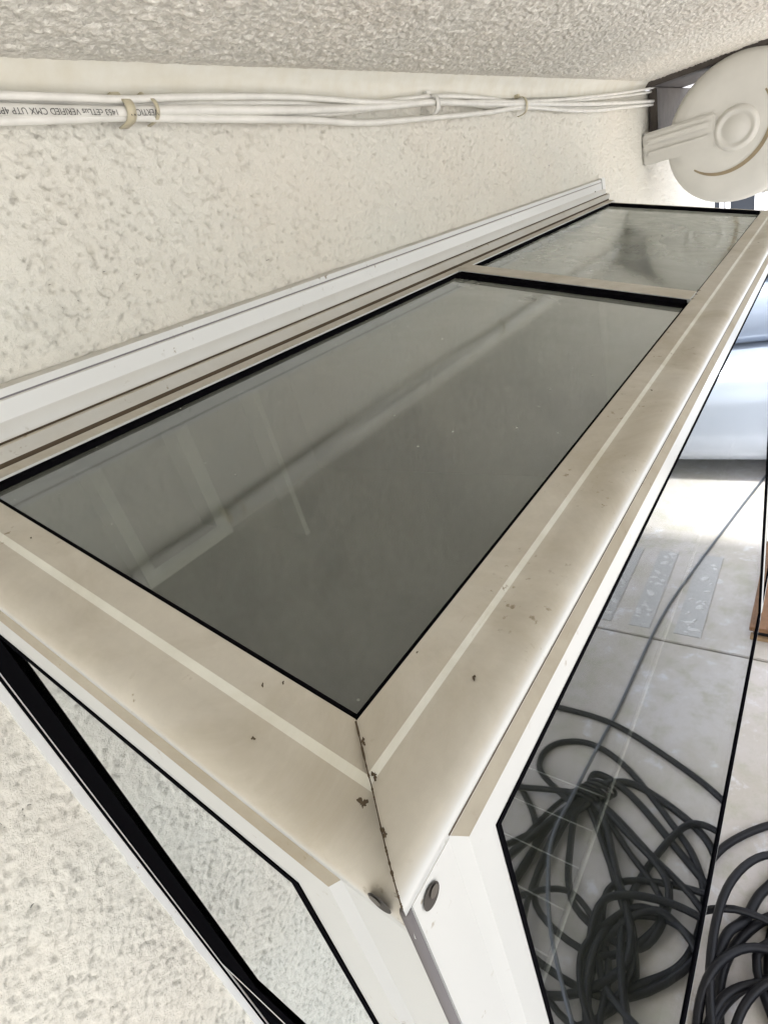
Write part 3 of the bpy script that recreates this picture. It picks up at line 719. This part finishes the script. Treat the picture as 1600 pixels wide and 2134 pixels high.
# ------------------------------------------------------------------ black cable coil and grey cord on the patio
coil = empty('cable_coil', (0, 0, 0)); tag(coil, 'tangled coil of black cable heaped on the concrete below the window', 'cable coil')
R1 = .0135
def gp3(pts, z=R1): return [(p[0], p[1], p[2] if len(p) > 2 else z) for p in pts]
tube('cable_loop', gp3([(1.75, -1.75), (1.80, -1.45), (1.825, -1.25), (1.824, -1.02), (1.75, -.795), (1.627, -.548), (1.45, -.38), (1.25, -.30)]), R1, M['cable_black'], coil, 10)
tube('cable_loop', gp3([(1.33, -1.02, .05), (1.45, -1.22, .03), (1.60, -1.22, .012), (1.675, -1.08), (1.62, -.90), (1.43, -.67), (1.32, -.575), (1.18, -.53), (.98, -.56), (.82, -.70)]), R1, M['cable_black'], coil, 10)
tube('cable_loop', gp3([(1.36, -.98, .06), (1.52, -1.0, .03), (1.50, -.86, .02), (1.36, -.66), (1.22, -.50), (1.02, -.42), (.80, -.46), (.66, -.62)]), R1 * 1.1, M['cable_black'], coil, 10)
tube('cable_loop', gp3([(1.50, -1.70), (1.42, -1.40), (1.30, -1.22), (1.15, -1.12), (.95, -1.14), (.75, -1.22), (.55, -1.35)]), R1, M['cable_black'], coil, 10)
rr = random.Random(11)
for k in range(7):
    # elongated loops that fan out of the tied waist at (1.40, -1.0)
    an = math.radians(rr.uniform(95, 255)) if k > 3 else math.radians(rr.uniform(120, 170)); L = rr.uniform(.45, .85); wdt = rr.uniform(.16, .34)
    d = Vector((math.cos(an) * .9, -math.sin(an) * .9 * -1 * (.6), 0)); d = Vector((math.cos(an), .75 * math.sin(an) * 0.8, 0)).normalized()
    s = Vector((-d.y, d.x, 0)); T = Vector((1.40 + rr.uniform(-.03, .03), -1.0 + rr.uniform(-.03, .03), 0))
    zt = .03 + .005 * k; zl = R1 + rr.uniform(0, .05)
    pts = [T + Vector((0, 0, zt)), T + d * L * .35 + s * wdt * .7 + Vector((0, 0, zl)), T + d * L * .75 + s * wdt + Vector((0, 0, zl)),
           T + d * L + Vector((0, 0, R1 + rr.uniform(0, .03))), T + d * L * .72 - s * wdt + Vector((0, 0, zl)), T + d * L * .33 - s * wdt * .6 + Vector((0, 0, zl))]
    tube('cable_loop', pts, R1 * rr.uniform(.8, 1.1), M['cable_black'], coil, 8, closed=True, sub=7)
for k in range(4):
    cx, cy = rr.uniform(.82, 1.08), rr.uniform(-.85, -.50); a0 = rr.random() * 6; ra, rb = rr.uniform(.20, .42), rr.uniform(.16, .30)
    pts = []
    for j in range(9):
        a = a0 + 2 * PI * j / 9; q = rr.uniform(.88, 1.1)
        pts.append((cx + ra * q * math.cos(a), min(cy + rb * q * math.sin(a), -.06), R1 + rr.uniform(.0, .08)))
    tube('cable_loop', pts, R1 * rr.uniform(.8, 1.15), M['cable_black'], coil, 8, closed=True, sub=6)
for k in range(3):
    cx, cy = rr.uniform(.66, .90), rr.uniform(-.95, -.60); a0 = rr.random() * 6; ra, rb = rr.uniform(.16, .30), rr.uniform(.14, .26)
    pts = [(cx + ra * math.cos(a0 + 2 * PI * j / 9) * rr.uniform(.9, 1.1), cy + rb * math.sin(a0 + 2 * PI * j / 9) * rr.uniform(.9, 1.1), R1 + rr.uniform(.0, .07)) for j in range(9)]
    tube('cable_loop', pts, R1 * rr.uniform(.8, 1.15), M['cable_black'], coil, 8, closed=True, sub=6)
for k in range(6):
    c = Vector((1.37 + .018 * k, -1.01 + .012 * k, .045)); pts = []
    for j in range(8):
        a = 2 * PI * j / 8; pts.append(c + Vector((.01 * math.cos(a) * 0, .055 * math.cos(a), .042 * math.sin(a))))
    tube('tie_wrap', pts, .007, M['cable_black'], coil, 8, closed=True, sub=5)
# thicker sheathed cable leaving the heap at right
tube('cable_loop', gp3([(1.02, -.40, .06), (1.12, -.42, .05), (1.20, -.46, .03), (1.33, -.50), (1.46, -.60), (1.55, -.85), (1.44, -1.0, .05)]), .015, M['cable_black'], coil, 10)
cord = tube('grey_cord', [(a, b, .0075) for a, b in ((5.2, -.50), (4.447, -.646), (3.928, -.75), (3.187, -.89), (2.636, -.976), (1.952, -1.012))] +
            [(1.703, -1.029, .02), (1.365, -1.027, .10), (1.138, -1.036, .11), (.966, -.989, .10), (.853, -.939, .09), (.759, -.879, .09), (.60, -.76, .06)], .0075, M['cord'], None, 8)
tag(cord, 'grey cord running along the patio into the black coil', 'cord')

# ------------------------------------------------------------------ neighbouring house beyond the wall end
nb = empty('neighbour_house'); tag(nb, 'pale far house with dark white framed windows beyond the wall', 'house')
box('wall', 7.0, 11.0, -.25, 6.0, -.1, 2.6, M['far_wall'], nb)
def fwin(y0, y1, z0, z1, bars=0):
    f = empty('window'); f.parent = nb
    t = .05
    for a in ((y0 - t, y0, z0 - t, z1 + t), (y1, y1 + t, z0 - t, z1 + t), (y0, y1, z0 - t, z0), (y0, y1, z1, z1 + t)):
        box('frame', 6.95, 7.03, a[0], a[1], a[2], a[3], M['far_frame'], f)
    box('pane', 6.985, 7.02, y0, y1, z0, z1, M['far_glass'], f)
    for k in range(bars):
        yy = y0 + (y1 - y0) * (k + 1) / (bars + 1); box('glazing_bar', 6.96, 6.984, yy - .012, yy + .012, z0, z1, M['far_frame'], f)
fwin(.16, .36, .95, 2.05); fwin(.45, .62, .95, 2.05, 1); fwin(-.1, .03, .95, 2.05)
V = [(6.7, -.5, 2.6), (11.3, -.5, 2.6), (11.3, 6.2, 2.6), (6.7, 6.2, 2.6), (7.6, 1.2, 3.6), (10.4, 1.2, 3.6), (10.4, 4.8, 3.6), (7.6, 4.8, 3.6)]
meshobj('roof', V, [(0, 1, 2, 3), (0, 1, 5, 4), (1, 2, 6, 5), (2, 3, 7, 6), (3, 0, 4, 7), (4, 5, 6, 7)], M['roof_tile'], nb)

# ------------------------------------------------------------------ parked car, seen in the front glass
M['car'] = mat('pale_blue_silver_paint', (0.44, 0.48, 0.55), 0.25, 0.4)[0]
M['car_glass'] = mat('car_glass', (0.30, 0.34, 0.42), 0.15)[0]
M['tyre'] = mat('tyre_rubber', (0.02, 0.02, 0.02), 0.8)[0]
M['rim'] = mat('alloy_rim', (0.5, 0.5, 0.52), 0.3, 0.9)[0]
M['lamp'] = mat('lamp_lens', (0.75, 0.77, 0.8), 0.1)[0]
car = empty('parked_car', (4.77, -1.62, 0)); tag(car, 'pale blue silver car parked side-on beyond the patio', 'car')
def loft(name, secs, mat_, parent, n=28, e=4.0):
    """secs: (x, half width, z bottom, z top)"""
    V = []; F = []
    for (x, hw, z0, z1) in secs:
        for k in range(n):
            a = 2 * PI * k / n; c, s = math.cos(a), math.sin(a); q = (abs(c) ** e + abs(s) ** e) ** (-1 / e)
            V.append((x, hw * c * q, (z0 + z1) / 2 + (z1 - z0) / 2 * s * q))
    for i in range(len(secs) - 1):
        for k in range(n):
            l = (k + 1) % n; F.append((i * n + k, i * n + l, (i + 1) * n + l, (i + 1) * n + k))
    F.append(tuple(range(n))); F.append(tuple((len(secs) - 1) * n + k for k in range(n)))
    return meshobj(name, V, F, mat_, parent, True)
loft('body', [(0, .62, .30, .58), (.06, .76, .22, .68), (.25, .84, .09, .78), (.6, .87, .07, .86), (1.0, .88, .07, .93), (1.3, .89, .07, .96), (2.4, .89, .07, .97), (3.4, .88, .09, .98), (3.9, .85, .22, .98), (4.15, .76, .30, .90), (4.2, .68, .36, .8)], M['car'], car)
loft('cabin', [(1.05, .66, .90, .95), (1.3, .70, .90, 1.12), (1.75, .68, .90, 1.38), (2.1, .66, .90, 1.45), (2.8, .65, .90, 1.45), (3.4, .63, .90, 1.34), (3.85, .58, .90, 1.0)], M['car_glass'], car, e=3)
loft('roof', [(1.72, .55, 1.36, 1.39), (2.1, .60, 1.42, 1.475), (2.8, .59, 1.42, 1.475), (3.3, .54, 1.35, 1.39)], M['car'], car, e=3)
for yy in (-.62, .62):
    hl = box('headlight', .02, .22, yy - .14, yy + .14, .56, .68, M['lamp'], car, .03)
box('grille', -.012, .1, -.35, .35, .40, .52, M['tyre'], car, .02)
box('number_plate', -.022, -.006, -.25, .25, .34, .39, M['lamp'], car)
for xx in (.78, 3.38):
    for yy in (-.80, .80):
        wh = lathe_x('wheel', [(0, .001)], M['tyre'], car, n=8) if False else empty('wheel'); wh.parent = car
        V = []; F = []; n = 28; prof = [(-.10, .20), (-.10, .29), (-.07, .31), (.07, .31), (.10, .29), (.10, .20)]
        for (w_, r_) in prof:
            for k in range(n): V.append((xx + r_ * math.cos(2 * PI * k / n), yy + w_, .31 + r_ * math.sin(2 * PI * k / n)))
        for i in range(5):
            for k in range(n): F.append((i * n + k, i * n + (k + 1) % n, (i + 1) * n + (k + 1) % n, (i + 1) * n + k))
        meshobj('tyre', V, F, M['tyre'], wh, True)
        V = [(xx, yy, .31)]
        sgn = 1 if yy > 0 else -1
        for k in range(n): V.append((xx + .2 * math.cos(2 * PI * k / n), yy + sgn * .085, .31 + .2 * math.sin(2 * PI * k / n)))
        V[0] = (xx, yy + sgn * .06, .31)
        meshobj('rim', V, [(0, k + 1, (k + 1) % n + 1) for k in range(n)], M['rim'], wh)
for yy in (-.95, .95): box('wing_mirror', 1.3, 1.42, yy - .09, yy + .09, .95, 1.07, M['car'], car, .03)

car.location = (5.12, -3.53, 0); car.rotation_euler = (0, 0, math.radians(90))
